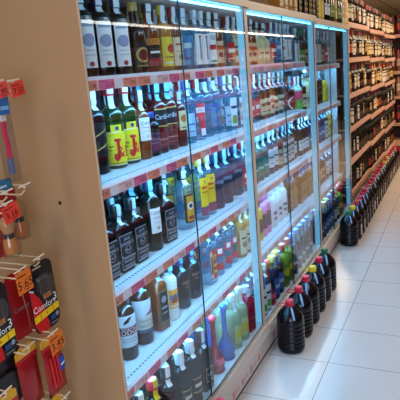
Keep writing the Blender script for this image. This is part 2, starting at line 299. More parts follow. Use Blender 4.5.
'darkblue': ('r', .036, .27, .18, .017, 'navy', (70,100,160), .04, (120,200,235), [(.03,.13,.056,(70,90,130),[('r',-.7,.7,.4,.6,(196,206,220))])], 'dark navy bottle with blue label', 'spirit_bottle'),
'beigebig': ('r', .046, .27, .18, .020, 'creamw', (80,60,50), .04, None, [(.04,.13,.07,(190,160,120),[('r',-.7,.7,.4,.5,(90,60,40))])], 'large beige ceramic bottle', 'liqueur_bottle'),
'yellowsq': ('s', .037, .25, .16, .016, 'yellow', (20,20,24), .09, None, [(.02,.13,.06,(226,196,30),[('r',-.2,.2,.0,1,(90,70,20))])], 'square yellow bottle with black neck', 'liqueur_bottle'),
'maroonbox': ('s', .038, .26, .19, .016, 'redbrown', K_, .04, (110,170,220), [(.03,.15,.062,(110,40,40),[('d',0,.5,.3,CREAM),('d',0,.5,.2,(110,40,40))])], 'square maroon bottle with ring label', 'brandy_bottle'),
'goldbeige': ('s', .038, .31, .23, .016, 'gold', (150,110,50), .05, None, [(.03,.20,.064,(222,196,140),[('r',-.7,.7,.4,.5,(150,110,60))])], 'square gold bottle with beige label', 'brandy_bottle'),
'golddots': ('s', .038, .33, .25, .016, 'dark', K_, .05, None, [(.01,.24,.066,(30,24,16),[('d',-.5,.1+.16*i,.04,(214,170,40)) for i in range(6)]+[('d',.5,.1+.16*i,.04,(214,170,40)) for i in range(6)])], 'black square bottle dotted with gold', 'brandy_bottle'),
'yellowtop': ('s', .034, .33, .26, .016, 'yellow', (206,170,30), .05, None, [(.02,.22,.056,(232,200,40),[('r',-.6,.6,.6,.7,(160,110,20))])], 'tall yellow square bottle', 'brandy_bottle'),
'pinkbox': ('s', .038, .33, .25, .016, 'creamw', (180,60,60), .05, None, [(.02,.23,.064,(236,220,214),[('d',-.2,.75,.10,(206,80,90)),('d',.3,.5,.10,(206,80,90)),('d',-.1,.25,.10,(206,80,90))])], 'tall white bottle with red floral print', 'brandy_bottle'),
}
def profile(sh, r, h, hb, rn):
    sq = 1. if sh == 's' else 0.
    rb = r*.95 if sq else r
    p = [(rb*.86, 0, sq), (rb*.97, .003, sq), (rb, .009, sq)]
    if sh == 'b':                       # bulb-bodied bottle with a long neck
        n = 9
        for i in range(n+1):
            t = i/n; p.append((rb*.78+(rb*.22)*math.sin(PI*min(1, t*1.05)), .012+(hb-.012)*t*.8, 0))
        for i in range(1, 7):
            t = i/6; p.append((rb*.78*(1-t)**1.6+rn*(1-(1-t)**1.6), hb*.82+(hb*.75)*t, 0))
        p += [(rn, h-.02, 0), (rn*1.15, h-.018, 0), (rn*1.15, h, 0)]
        return p
    p.append((rb, hb*.5, sq)); p.append((rb, hb, sq))
    hs = hb+(r-rn)*1.25
    for i in range(1, 8):
        t = i/7; a = t*PI/2
        p.append((rn+(rb-rn)*(.55*math.cos(a)+.45*(1-t)**1.3), hb+(hs-hb)*(.5*math.sin(a)+.5*t), sq*(1-t)**.7))
    p += [(rn*.97, hs+(h-hs)*.5, 0), (rn*.95, h-.016, 0), (rn*1.1, h-.014, 0), (rn*1.1, h, 0)]
    return p
def make_bottle(kind, z0=-50):
    sh, r, h, hb, rn, gl, cap, ch, seal, labs, desc, name = K[kind]
    prof = profile(sh, r, h, hb, rn)
    n = 24
    root = thing(name, desc, 'bottle', (0, 0, z0))
    mb = MB(); v = []; f = []
    for rr, z, k in prof:
        for i in range(n):
            a = 2*PI*(i+.5)/n; q = rr*radial(k, a); v.append((q*math.cos(a), q*math.sin(a), z))
    for j in range(len(prof)-1):
        for i in range(n): f.append((j*n+i, j*n+(i+1) % n, (j+1)*n+(i+1) % n, (j+1)*n+i))
    f.append(tuple(reversed(range(n)))); f.append(tuple((len(prof)-1)*n+i for i in range(n)))
    mb.add(v, f, GLASS[gl]())
    body = obj('bottle_body', mb, root, smooth=True)
    parts = [body]
    rc = rn*1.22; zc = h-ch
    c = MB(); cm = mat('cap_%d_%d_%d' % cap, cap, .3, .5)
    if sh == 'b': c.lathe([(rn*.9, h-.004), (rn*1.3, h-.002)] + [(.019*math.cos(t), h+.012+.016*math.sin(t)) for t in [-.9, -.5, 0, .5, .9, 1.25]] + [(.001, h+.028)], cm, 16)
    else: c.lathe([(rc*.98, zc), (rc, zc+.002), (rc, h), (rc*.92, h+.003)], cm, 16)
    parts.append(obj('bottle_cap', c, root, smooth=True))
    def surf(s, z, off):
        rr, k = interp(prof, z)
        if z > zc and sh != 'b': rr, k = max(rr, rc), 0
        a = s/rr if k < .5 else math.atan(max(-1.2, min(1.2, s/rr)))
        q = rr*radial(k, a)+off
        return (q*math.cos(a), q*math.sin(a), z)
    for (z0_, z1_, W, bg, ops) in labs:
        parts.append(obj('label', decorate(MB(), surf, W, z0_, z1_, bg, ops), root))
    if seal:
        m = MB(); sm = paint(seal, .35); zb = max(h-ch-.045, hb+.02); zz = [zb+(h+.003-zb)*i/6 for i in range(7)]
        vs = [surf(s, z, .0011) for z in zz for s in (-.011, -.004, .004, .011)]
        fs = [(j*4+i, j*4+i+1, j*4+i+5, j*4+i+4) for j in range(6) for i in range(3)]
        o = len(vs); vs += [(.006, s, h+.0042) for s in (-.009, .009)]; vs += [(rc+.001, s, h+.0042) for s in (-.009, .009)]
        fs.append((o, o+1, o+3, o+2))
        m.add(vs, fs, sm); parts.append(obj('tax_strip_or_glint', m, root))
    PARTS[root.name] = parts
    return root
PROTO = {}
USED = set()
def bottle(kind, x, y, z, rz, label, group):
    if kind not in PROTO: PROTO[kind] = make_bottle(kind)
    p = PROTO[kind]
    if kind in USED: o = copy_bottle(p)
    else: o = p; USED.add(kind)
    o.location = (x, y, z+.0006); o.rotation_euler = (0, 0, rz)
    tag(o, label, 'bottle', group)
    return o
ORD = ['zeroth','first','second','third','fourth','fifth','sixth','seventh','eighth','ninth','tenth','eleventh','twelfth','thirteenth','fourteenth','fifteenth','sixteenth','seventeenth','eighteenth','nineteenth']
TENS = {20:'twent', 30:'thirt', 40:'fort', 50:'fift'}
def ordn(n):
    if n < 20: return ORD[n]
    t, u = n//10*10, n % 10
    return TENS[t]+('ieth' if u == 0 else 'y-'+ORD[u])

# ------------------------------------------------------------------ the shop shell
GX = -.985            # plane of the glass doors
def shell():
    # floor: large square tiles with thin grout
    m = bpy.data.materials.new('floor_tiles'); m.use_nodes = True
    nt = m.node_tree; N = nt.nodes.new; L = nt.links.new; b = nt.nodes['Principled BSDF']
    g = N('ShaderNodeNewGeometry'); sp = N('ShaderNodeSeparateXYZ'); L(g.outputs['Position'], sp.inputs[0])
    masks = []
    for ax, off in (('X', -.6168), ('Y', 2.6995)):
        a = N('ShaderNodeMath'); a.operation = 'SUBTRACT'; L(sp.outputs[ax], a.inputs[0]); a.inputs[1].default_value = off
        w = N('ShaderNodeMath'); w.operation = 'PINGPONG'; L(a.outputs[0], w.inputs[0]); w.inputs[1].default_value = .2
        c = N('ShaderNodeMath'); c.operation = 'LESS_THAN'; L(w.outputs[0], c.inputs[0]); c.inputs[1].default_value = .0018
        masks.append(c)
    mxm = N('ShaderNodeMath'); mxm.operation = 'MAXIMUM'; L(masks[0].outputs[0], mxm.inputs[0]); L(masks[1].outputs[0], mxm.inputs[1])
    nz = N('ShaderNodeTexNoise'); nz.inputs['Scale'].default_value = 3; L(g.outputs['Position'], nz.inputs['Vector'])
    cr = N('ShaderNodeMix'); cr.data_type = 'RGBA'; L(nz.outputs['Fac'], cr.inputs[0])
    cr.inputs[6].default_value = (*lin((204, 194, 188)), 1); cr.inputs[7].default_value = (*lin((210, 201, 195)), 1)
    gm = N('ShaderNodeMix'); gm.data_type = 'RGBA'; L(mxm.outputs[0], gm.inputs[0]); L(cr.outputs[2], gm.inputs[6])
    gm.inputs[7].default_value = (*lin((96, 90, 86)), 1); L(gm.outputs[2], b.inputs['Base Color'])
    b.inputs['Roughness'].default_value = .16
    obj('floor', MB().box(-1.7, 3.2, -2.5, 15.2, -.05, 0, m))['kind'] = 'structure'
    wall = mat('wall_paint', (206, 184, 150), .8, .2)
    obj('wall_left', MB().box(-1.7, -1.6, -2.5, 15.2, 0, 2.5, wall))['kind'] = 'structure'
    obj('wall_right', MB().box(3.1, 3.2, -2.5, 15.2, 0, 2.5, mat('far_wall_paint', (96, 74, 56), .8, .2)))['kind'] = 'structure'
    obj('wall_far', MB().box(-1.6, 3.1, 15.1, 15.2, 0, 2.5, mat('far_wall_paint', (96, 74, 56), .8, .2)))['kind'] = 'structure'
    obj('wall_near', MB().box(-1.6, 3.1, -2.5, -2.4, 0, 2.5, wall))['kind'] = 'structure'
    # suspended ceiling: panels with dark joints
    m = bpy.data.materials.new('ceiling_panels'); m.use_nodes = True
    nt = m.node_tree; N = nt.nodes.new; L = nt.links.new; b = nt.nodes['Principled BSDF']
    g = N('ShaderNodeNewGeometry'); sp = N('ShaderNodeSeparateXYZ'); L(g.outputs['Position'], sp.inputs[0])
    masks = []
    for ax, off, per in (('X', -1.30, .3), ('Y', .3, .6)):
        a = N('ShaderNodeMath'); a.operation = 'SUBTRACT'; L(sp.outputs[ax], a.inputs[0]); a.inputs[1].default_value = off
        w = N('ShaderNodeMath'); w.operation = 'PINGPONG'; L(a.outputs[0], w.inputs[0]); w.inputs[1].default_value = per
        c = N('ShaderNodeMath'); c.operation = 'LESS_THAN'; L(w.outputs[0], c.inputs[0]); c.inputs[1].default_value = .012
        masks.append(c)
    gm = N('ShaderNodeMix'); gm.data_type = 'RGBA'; L(masks[0].outputs[0], gm.inputs[0])
    gm.inputs[6].default_value = (*lin((198, 182, 158)), 1); gm.inputs[7].default_value = (*lin((96, 82, 66)), 1)
    L(gm.outputs[2], b.inputs['Base Color']); b.inputs['Roughness'].default_value = .85
    obj('ceiling', MB().box(-1.7, 3.2, -2.5, 15.2, 2.5, 2.56, m))['kind'] = 'structure'
shell()

# ------------------------------------------------------------------ display cabinet with glass doors
BEIGE = mat('beige_laminate', (174, 142, 106), .55, .3, noise=.03, scale=4)
TRIM = mat('pale_beige_metal', (206, 182, 156), .4, .5, noise=.03)
ALU = mat('rail_aluminium', (206, 190, 174), .35, .5, metal=.1, noise=.04)
SHELFW = mat('white_shelf_enamel', (216, 222, 226), .35, .5, noise=.02)
BACKP = mat('shaded_back_panel', (44, 50, 64), .6, .3)  # shadow behind the bottles is put into this dark colour
STRIP = mat('price_rail_plastic', (236, 226, 232), .3, .5, noise=.03)
LED = (.17, .57, 1.0)
LEDTUBE = emit('led_tube_light', (.14, .62, 1.), 9.)
LEDSHELF = emit('led_shelf_light', LED, 88.)
LEDPOST = emit('led_post_diffuser', (.22, .64, 1.), 1.0)
PANE = clear('door_glass', (.95, .98, .99), (200, 220, 230), .0, .0, 1.37)
PEDGE = mat('glass_cut_edge', (14, 52, 58), .2, .6)
DOT = mat('shelf_slot_dark', (34, 50, 66), .6)
def holes(mb, y0, y1, z):
    y = y0+.02
    while y < y1-.02:
        mb.box(-1.081, -1.074, y, y+.011, z, z+.0005, DOT); y += .021

LEVELS = [1.59, 1.24, .88, .515]
SLEV = [[1.59, 1.245, .872, .516], [1.588, 1.237, .878, .500], [1.545, 1.195, .87, .487]]
DECK = [.165, .150, .130]
LNAME = ['top shelf', 'second shelf', 'third shelf', 'fourth shelf', 'bottom deck']
SECT = [(1.385, 2.805), (2.825, 4.135), (4.175, 5.45)]
SNAME = ['nearest cabinet', 'middle cabinet', 'farthest cabinet']
POSTS = [1.36, 2.715, 4.18, 5.56]
ZT = [0, -.008, -.022]       # each unit stands a touch lower than the one before it
SAL = (234, 142, 118); PNK = (228, 104, 148); LPK = (236, 190, 190); PK2 = (230, 156, 180)
PRICES = ['11,98','16,70','24,98','18,95','15,45','21,24','12,98','14,95','16,75','13,90','9,95','17,50']
random.seed(3)
for si, (sy0, sy1) in enumerate(SECT):
    cab = thing('display_cabinet', ['lit glass-fronted liquor cabinet with beige end panel, nearest the camera', 'lit glass-fronted liquor cabinet in the middle of the three', 'lit glass-fronted liquor cabinet, farthest of the three, beside open wine shelves'][si], 'cabinet', (-1.25, (POSTS[si]+POSTS[si+1])/2, 0), 0, None)
    ox, oy = cab.location.x, cab.location.y
    def part(name, mb, smooth=False, parent=None):
        me = mb.mesh(name, smooth); me.transform(Matrix.Translation((-ox, -oy, 0)))
        return obj(name, me, parent or cab)
    p1 = POSTS[si+1]; y0 = POSTS[si]+.044 if si else 1.367; y1 = p1-.002; fy = .042
    zt = ZT[si]; zd = DECK[si]; dd = zd-.165
    part('back_panel', MB().box(-1.53, -1.51, y0, p1+fy, 0, 1.866+zt, BACKP))
    part('top_board', MB().box(-1.53, -.985, y0, p1+fy, 1.868+zt, 1.886+zt, SHELFW).box(-1.53, -.966, y0-(.021 if si == 0 else .0), p1+fy, 1.8865+zt, 1.908+zt, TRIM).box(-.978, -.966, y0, p1+fy, 1.868+zt, 1.8863+zt, TRIM))
    part('bottom_deck', MB().box(-1.51, -.992, y0, p1+fy, .145+dd, .165+dd, SHELFW))
    pr = [(-.9915, .03), (-.9915, .162), (-.980, .162), (-.978, .150), (-.968, .150), (-.966, .158), (-.960, .158), (-.957, .144), (-.953, .138), (-.951, .128), (-.947, .122), (-.947, .112), (-.952, .106), (-.952, .03)]
    rail = MB().extrude_y([(x_, z_+dd if z_ > .1 else z_) for x_, z_ in pr], y0, p1+fy, ALU)
    rail.box(-.9915, -.962, y0, p1+fy, 0, .0295, mat('kick_dark', (60, 44, 38), .6))
    yy = y0+.04
    while yy < p1-.1:
        rail.box(-.952, -.9514, yy, yy+.03, .045, .080, paint((206, 130, 134))); rail.box(-.952, -.9514, yy+.04, yy+.09, .052, .074, paint((212, 168, 166))); yy += .125
    part('bottom_rail', rail)
    part('upright_post', MB().box(-.9845, -.978, p1, p1+fy, .163+dd, 1.8675+zt, TRIM).box(-1.032, -.985, p1+.032, p1+fy, .166+dd, 1.866+zt, SHELFW))
    part('led_post_light', MB().box(-1.024, -.987, p1+.018, p1+.031, .17+dd, 1.862+zt, LEDPOST))
    if si == 0:
        part('end_panel', MB().box(-1.86, -.9852, 1.36, 1.3665, 0, 1.908, BEIGE).box(-.985, -.983, 1.3595, 1.3665, 0, 1.908, TRIM))
        c = part('panel_screw', MB().lathe([(.006, 0), (.006, .002), (.004, .004)], mat('dark_screw', (50, 38, 30), .4, metal=.6), 12, axis='y'), True)
        me = c.data; me.transform(Matrix.Translation((ox, oy, 0)))
        me.transform(Matrix.Scale(-1, 4, (0, 1, 0))); me.transform(Matrix.Translation((-1.144-ox, 1.36-oy, 1.211)))
    if si == 2:
        part('end_side', MB().box(-1.505, -1.075, 5.452, 5.462, .17+dd, 1.84, SHELFW))
    part('led_tube', MB().tube([(-1.004, y0+.01, 1.856+zt), (-1.004, p1+.01, 1.856+zt)], .005, LEDTUBE, 10))
    # two sliding panes
    ym = [2.0, 3.385, 4.73][si]
    for k, (a, b, x) in enumerate(((y0+.004, ym+.010, GX-.0035), (ym-.010, p1-.002, GX+.005))):
        g = MB(); v = [(xx, yy_, zz) for xx in (x-.003, x+.003) for yy_ in (a, b) for zz in (.167+dd, 1.8655+zt)]
        g.add(v, [(0,1,3,2), (4,6,7,5), (0,4,5,1), (2,3,7,6), (0,2,6,4), (1,5,7,3)], PANE)
        g.slot(PEDGE); g.mi = [0, 0, 1, 1, 1, 1]
        d = part('glass_door', g)
    # shelves with price rail
    for li, z in enumerate(SLEV[si]):
        s = part('shelf', MB().box(-1.50, -1.052, sy0, sy1, z-.022, z, SHELFW))
        hb = MB(); holes(hb, sy0, sy1, z); 
        if si < 2: part('slot_row', hb, parent=s)
        part('price_rail', MB().extrude_y([(-1.0515, z+.001), (-1.049, z+.001), (-1.041, z-.010), (-1.040, z-.043), (-1.0515, z-.043)], sy0, sy1, STRIP), parent=s)
        part('shelf_light', MB().tube([(-1.064, sy0+.02, z-.031), (-1.064, sy1-.02, z-.031)], .0055, LEDSHELF, 8), parent=s)
        y = sy0+.015; k = li*3+si
        while y < sy1-.11:
            w = .092; t = MB(); col = ([SAL, PNK, SAL, SAL, LPK, PNK] if si == 0 else [LPK, SAL, LPK, PK2, LPK, LPK])[k % 6]
            def rs(s_, zz, off, yc=y+w/2):
                tt = (z-.010-zz)/.033
                return (-1.041+.001*tt+off, yc+s_, zz)
            ops = []
            if si == 0:
                txt = '11,98' if (li == 0 and k == 0) else PRICES[(k*5+li*7) % len(PRICES)]
                ops = [('t', txt, .35, .42, .52, (90, 40, 44)), ('r', -.85, .2, .80, .86, (150, 70, 70))]
            decorate(t, rs, w, z-.042, z-.011, col, ops, .0006, 2)
            part('price_tag', t, parent=s)
            y += w+[.006, .055, .004, .05, .008][k % 5]; k += 1

# ------------------------------------------------------------------ bottles in the cabinets
random.seed(11)
ROWS = [
 (0, -1.145, [(1.599,'tallwhite'),(1.706,'tallwhite'),(1.817,'tallwhite'),(1.941,'emblem'),(2.052,'dyc'),(2.158,'yellowlab'),(2.251,'creamlab'),(2.349,'bluelab'),(2.461,'whiteslim'),(2.541,'whiteslim'),(2.638,'whitered'),(2.734,'amberorange'),
   (2.885,'redlab'),(2.98,'beigelab'),(3.08,'beigelab'),(3.17,'amberorange'),(3.249,'amberorange'),(3.400,'roundcream'),(3.520,'roundcream'),(3.65,'redlab'),(3.76,'bluelab'),(3.85,'whitered'),(3.95,'whiteslim'),(4.04,'whiteslim'),
   (4.235,'whiteslim'),(4.33,'greenwine'),(4.43,'greenwine'),(4.53,'amberlab'),(4.65,'amberlab'),(4.76,'redlab'),(4.88,'whiteslim'),(5.0,'whiteslim'),(5.12,'amberlab'),(5.25,'redlab'),(5.39,'creamlab')]),
 (1, -1.19, [(1.571,'blackgold'),(1.661,'blackgold'),(1.780,'jb'),(1.883,'jb'),(1.974,'cac'),(2.048,'purple'),(2.131,'card'),(2.228,'card'),(2.317,'beigesm'),(2.416,'clearblue'),(2.529,'smir'),(2.650,'abs'),(2.752,'abs'),
   (2.885,'clearblue'),(2.98,'greenlab'),(3.08,'floral'),(3.17,'floral'),(3.28,'redlab'),(3.38,'redlab'),(3.50,'amberlab'),(3.60,'amberlab'),(3.70,'amberorange'),(3.80,'amberlab'),(3.91,'amberlab'),(4.04,'redcres'),
   (4.24,'redcres'),(4.35,'pinkgreen'),(4.46,'pinkgreen'),(4.58,'amberlab'),(4.70,'beigebig'),(4.83,'beigebig'),(4.96,'beigebig'),(5.09,'blackgold'),(5.20,'blackgold'),(5.30,'yellowsq'),(5.40,'yellowsq')]),
 (2, -1.145, [(1.560,'jack'),(1.665,'jack'),(1.770,'jack'),(1.915,'darkwhite'),(2.030,'jack'),(2.229,'tequila'),(2.389,'cuervo'),(2.484,'cuervo'),(2.605,'darkvod'),(2.725,'darkvod'),
   (2.885,'darkvod'),(2.98,'redlab'),(3.07,'redlab'),(3.17,'tealgreen'),(3.27,'tealgreen'),(3.371,'tealgreen'),(3.49,'greywhite'),(3.59,'greywhite'),(3.685,'amberlab'),(3.78,'whiteblk'),(3.87,'whiteblk'),(3.96,'whiteblk'),(4.06,'darkwhite2'),
   (4.248,'darkwhite2'),(4.35,'darkwhite2'),(4.436,'darkwhite2'),(4.54,'darkblue'),(4.65,'darkblue'),(4.77,'darkblue'),(4.895,'darkblue'),(5.02,'darkblue'),(5.14,'whiteblk'),(5.26,'yellowlab'),(5.38,'yellowlab')]),
 (3, -1.155, [(1.655,'lodge'),(1.781,'grouse'),(1.905,'blackamber'),(2.014,'malibu'),(2.140,'cream'),(2.258,'cream'),(2.430,'beef'),(2.560,'redclear'),(2.665,'redclear'),(2.755,'redclear'),
   (2.90,'beigelab'),(2.99,'beigelab'),(3.11,'yellowpl'),(3.21,'yellowpl'),(3.30,'pinkpl'),(3.39,'pinkpl'),(3.52,'malibig'),(3.65,'malibig'),(3.78,'malibig'),(3.92,'ambersq'),(4.03,'ambersq'),
   (4.24,'ambersq'),(4.35,'ambersq'),(4.46,'ambersq'),(4.58,'ambersq'),(4.72,'maroonbox'),(4.847,'maroonbox'),(4.97,'maroonbox'),(5.09,'redcres'),(5.22,'greywhite'),(5.34,'greywhite')]),
 (4, -1.042, [(1.42,'darkwhite2'),(1.52,'darkwhite2'),(1.62,'redtop'),(1.722,'darkwhite2'),(1.84,'darkgold'),(1.94,'darkgold'),(2.045,'tallgold'),(2.198,'redball'),(2.329,'blueball'),(2.447,'limon'),(2.545,'limon'),(2.640,'redsq'),
   (2.835,'greenlab'),(2.92,'greenlab'),(3.023,'redball'),(3.13,'yellowcap'),(3.227,'yellowcap'),(3.34,'greenyell'),(3.457,'greenyell'),(3.57,'darkblue'),(3.68,'darkblue'),(3.79,'darkblue'),(3.90,'darkblue'),(4.01,'darkblue'),(4.12,'darkblue'),
   (4.27,'darkblue'),(4.38,'darkblue'),(4.49,'darkblue'),(4.60,'yellowcap'),(4.71,'yellowcap'),(4.82,'darkblue'),(4.94,'darkwhite2'),(5.06,'darkwhite2'),(5.18,'greenyell'),(5.30,'redball'),(5.41,'redball')]),
]
def sect(y):
    for i in range(3):
        if y < SECT[i][1]+(.01 if i < 2 else 1): return i
    return 2
for li, x, row in ROWS:
    cnt = [0, 0, 0]; last = -9
    for y, kind in row:
        rs = 1.0 if kind in ('jack', 'cream', 'malibig', 'roundcream') else 1.10
        r = K[kind][1]*rs; sq = K[kind][0] == 's'
        a, b = SECT[sect(y)]; y = max(y, last+r+(.003 if not sq else .006))
        if a-.05 < y < a+r+.004: y = a+r+.004
        si = sect(y)
        if y+r > SECT[si][1]-.001 or y-r < SECT[si][0]: continue
        cnt[si] += 1; n = cnt[si]; last = y+r*(1.02 if sq else 1)
        desc = K[kind][10]; z = SLEV[si][li] if li < 4 else DECK[si]
        clr = ([1.866+ZT[si]]+[q-.022 for q in SLEV[si]])[li]-z-(.006 if li < 4 else .036); sc = min(rs, clr/(K[kind][2]+(.032 if K[kind][0] == "b" else .006)))
        deep = 3 if si == 0 else 2 if si < 2 else 1
        for d in range(deep):
            xb = x-(r-.0375 if li < 4 else 0)-d*(2*r*(1.06 if sq else 1)+.008)-(.003 if d == 0 and r > .04 else 0)
            rz = math.radians(random.uniform(-14, -4) if sq else random.uniform(-30, -14)-{'lodge': 13, 'grouse': 18, 'jb': 8, 'card': 8}.get(kind, 0))
            ob = bottle(kind, xb+random.uniform(-.002, .002), y, z, rz,
                   '%s, %s %s, %s, %s' % (desc, ordn(n), ['in front', 'second row', 'third row'][d], LNAME[li], SNAME[si]),
                   'bottles inside the lit cabinets')
            ob.scale = (rs, rs, sc)
# ------------------------------------------------------------------ bottles on the cabinet roof
n = 0; last = 0
for y, kind in [(3.40,'goldbeige'),(3.50,'goldbeige'),(3.60,'goldbeige'),(3.72,'goldbeige'),(3.83,'golddots'),(3.98,'golddots'),(4.119,'golddots'),(4.22,'golddots'),(4.331,'golddots'),(4.43,'yellowtop'),(4.529,'yellowtop'),(4.64,'darkwhite2'),(4.742,'darkwhite2'),(4.84,'greenwine'),(4.93,'greenwine'),(5.04,'goldbeige'),(5.15,'greenwine'),(5.26,'greenwine'),(5.37,'pinkbox'),(5.47,'pinkbox'),(5.57,'yellowtop')]:
    n += 1
    bottle(kind, -1.015, y, 1.9082+ZT[0 if y < 2.757 else 1 if y < 4.222 else 2], math.radians(random.uniform(-6, 2)), '%s, %s along the cabinet roof edge' % (K[kind][10], ordn(n)), 'bottles on top of the cabinets')

# ------------------------------------------------------------------ open wine shelving beyond the cabinets
WOOD = mat('warm_beige_shelf_edge', (206, 160, 136), .5, .4)
WINEK = {}
def wine_mesh(key, glass, lab, cap, h=.282, z0=.05, z1=.14, r=.040):
    prof = [(r*.9, 0), (r, .006), (r, .182), (r*.93, .192), (r*.6, .212), (.016, .226), (.0145, h-.045)]
    mb = MB().lathe(prof, GLASS[glass](), 14)
    mb.lathe([(.0152, h-.06), (.0155, h), (.0150, h+.002)], mat('cap_%d_%d_%d' % cap, cap, .35, .5), 12)
    def surf(s, z, off):
        a = s/r; q = r+off
        return (q*math.cos(a), q*math.sin(a), z)
    decorate(mb, surf, .082, z0, z1, lab, [('r', -.6, .6, .55, .68, (110, 80, 60))], .0012, 6)
    if key in ('cream', 'white'): decorate(mb, surf, .05, z1+.012, z1+.028, lab, [], .0012, 5)
    me = mb.mesh('wine_bottle', True); WINEK[key] = me
wine_mesh('cream', 'dark', (214, 196, 160), (70, 20, 26))
wine_mesh('white', 'dark', (226, 218, 204), (170, 30, 36), z0=.03, z1=.15)
wine_mesh('red', 'dark', (186, 74, 44), (150, 30, 34))
wine_mesh('dark', 'bottle_green', (70, 50, 38), (24, 20, 20), z0=.04, z1=.10)
wine_mesh('gold', 'gold', (206, 176, 90), (200, 160, 60))
wine_mesh('tan', 'brown', (200, 160, 90), (170, 60, 40), z0=.06, z1=.15)
WD = {'cream':'dark wine bottle with cream label', 'white':'dark wine bottle with tall white label', 'red':'dark wine bottle with rust red label', 'dark':'dark green wine bottle with small brown label', 'gold':'golden wine bottle with yellow label', 'tan':'brown wine bottle with tan label'}
WZ = [1.925, 1.585, 1.235, .895, .56, .22]
WL = ['top wine shelf', 'second wine shelf', 'third wine shelf', 'fourth wine shelf', 'fifth wine shelf', 'lowest wine shelf']
WM = [(5.66, 7.12), (7.14, 8.50), (8.52, 9.90)]
random.seed(21)
counts = [0]*6
for mi, (a, b) in enumerate(WM):
    sh = thing('wine_shelving', ['open wine shelving bay right behind the glass cabinets', 'middle bay of the open wine shelving', 'farthest bay of the open wine shelving by the end display'][mi], 'shelving', (-1.2, (a+b)/2, 0))
    oy = (a+b)/2; ox = -1.2
    def part(name, mb, parent=None):
        me = mb.mesh(name); me.transform(Matrix.Translation((-ox, -oy, 0)))
        return obj(name, me, parent or sh)
    part('back_panel', MB().box(-1.50, -1.48, a, b, 0, 1.90, mat('brown_back_panel', (70, 50, 40), .7)))
    dz = [-.004, -.028, -.055][mi]
    for li, z in enumerate(WZ):
        zz = z+dz; fx = -1.0+.006*mi
        part('shelf', MB().box(-1.48, fx-.006, a, b, zz-.02, zz, WOOD).box(fx-.0055, fx, a+.003, b-.003, zz-.045, zz+.004, mat('shelf_price_rail', (222, 176, 156), .35, .5)))
        y = a+.05
        while y < b-.04:
            counts[li] += 1
            key = random.choices(['cream', 'white', 'red', 'dark', 'gold', 'tan'], [[2,3,1,3,1,2],[3,2,1,4,1,1],[2,2,1,6,1,1],[1,2,1,8,0,2],[1,1,1,10,0,2],[1,1,1,10,0,1]][li])[0]
            if li < 2 and mi == 0 and counts[li] < 7: key = ['white', 'red', 'white', 'cream', 'cream', 'white', 'dark', 'cream'][(counts[li]*(li+1)+li) % 8]
            o = obj('wine_bottle', WINEK[key], None, (fx-.052-random.uniform(0, .012), y, zz+.0006), (0, 0, math.radians(random.uniform(-30, -8))))
            tag(o, '%s, %s from the near end, %s' % (WD[key], ordn(counts[li]), WL[li]), 'bottle', 'wine bottles on the open shelving')
            y += .094 if mi == 0 else .098
# ------------------------------------------------------------------ display across the end of the aisle
end = thing('end_display', 'warm wooden shelf display closing off the far end of the aisle', 'shelving', (-.7, 10.4, 0))
me = MB().box(-.5, .5, .22, .24, 0, 2.0, mat('brown_back_panel', (70, 50, 40), .7)); obj('back_panel', me, end)
EZ = [1.90, 1.30, .88, .42]
for z in EZ: obj('shelf', MB().box(-.5, .5, -.2, .22, z-.05, z, WOOD), end)
obj('shelf', MB().box(-.5, .5, -.22, .22, .02, .12, WOOD), end)
def pack_mesh(key, col, cap, h, r, lab):
    mb = MB().lathe([(r*.92, 0), (r, .006), (r, h*.86), (r*.55, h*.9), (r*.4, h*.93)], mat('pack_%d_%d_%d' % col, col, .35, .5), 14)
    mb.lathe([(r*.5, h*.92), (r*.5, h), (r*.45, h+.003)], mat('cap_%d_%d_%d' % cap, cap, .35, .5), 12)
    def surf(s, z, off):
        a = s/r-PI/2; q = r+off
        return (q*math.cos(a), q*math.sin(a), z)
    decorate(mb, surf, r*1.7, h*.25, h*.6, lab, [('r', -.7, .7, .5, .6, (120, 80, 60))], .0012, 6)
    return mb.mesh('gift_bottle', True)
EK = [(pack_mesh('a', (120, 66, 56), (170, 40, 50), .34, .034, (196, 160, 140)), 'tall mauve brown bottle with red cap'),
      (pack_mesh('b', (60, 30, 28), (150, 30, 40), .30, .036, (170, 60, 50)), 'dark red bottle with red cap'),
      (pack_mesh('c', (150, 110, 86), (90, 40, 30), .35, .034, (214, 190, 160)), 'tall tan bottle with dark cap')]
for li, z in enumerate(EZ):
    for k in range(10):
        me, d = EK[(0 if li == 1 else [1, 0, 2, 1][li]) if k % 3 else 2*(li == 1)]
        o = obj('gift_bottle', me, None, (-1.155+k*.09, 10.24, z+.0006))
        tag(o, '%s, %s from left, %s end display shelf' % (d, ordn(k+1), ['top', 'second', 'third', 'lowest'][li]), 'bottle', 'bottles on the end display')
for k in range(3):
    o = obj('red_gift_box', MB().box(-.13, .13, -.06, .06, 0, .05, mat('red_card', (190, 30, 36), .4)).box(-.1305, .1305, -.0605, .0605, .02, .026, paint((120, 16, 20))), None, (-1.0+k*.28, 10.42, 2.02+.0))
    o.location.z = 1.9008+.0; o.location.y = 10.42
    o.scale = (1, 1, 4.5)
    tag(o, ['red box on the end display top shelf, leftmost', 'red box on the end display top shelf, middle one', 'red box on the end display top shelf, rightmost'][k], 'box', 'red boxes on the end display')
tubm = MB().lathe([(.07, 0), (.092, .02), (.100, .09), (.094, .16), (.08, .185), (.074, .185), (.086, .15), (.088, .04), (.06, .02)], mat('red_plastic', (206, 34, 30), .3, .5), 20)
tub = obj('red_tub', tubm, None, (-.81, 8.9, .0006), smooth=True)
tag(tub, 'small round red plastic tub on the floor at the far aisle end', 'tub')

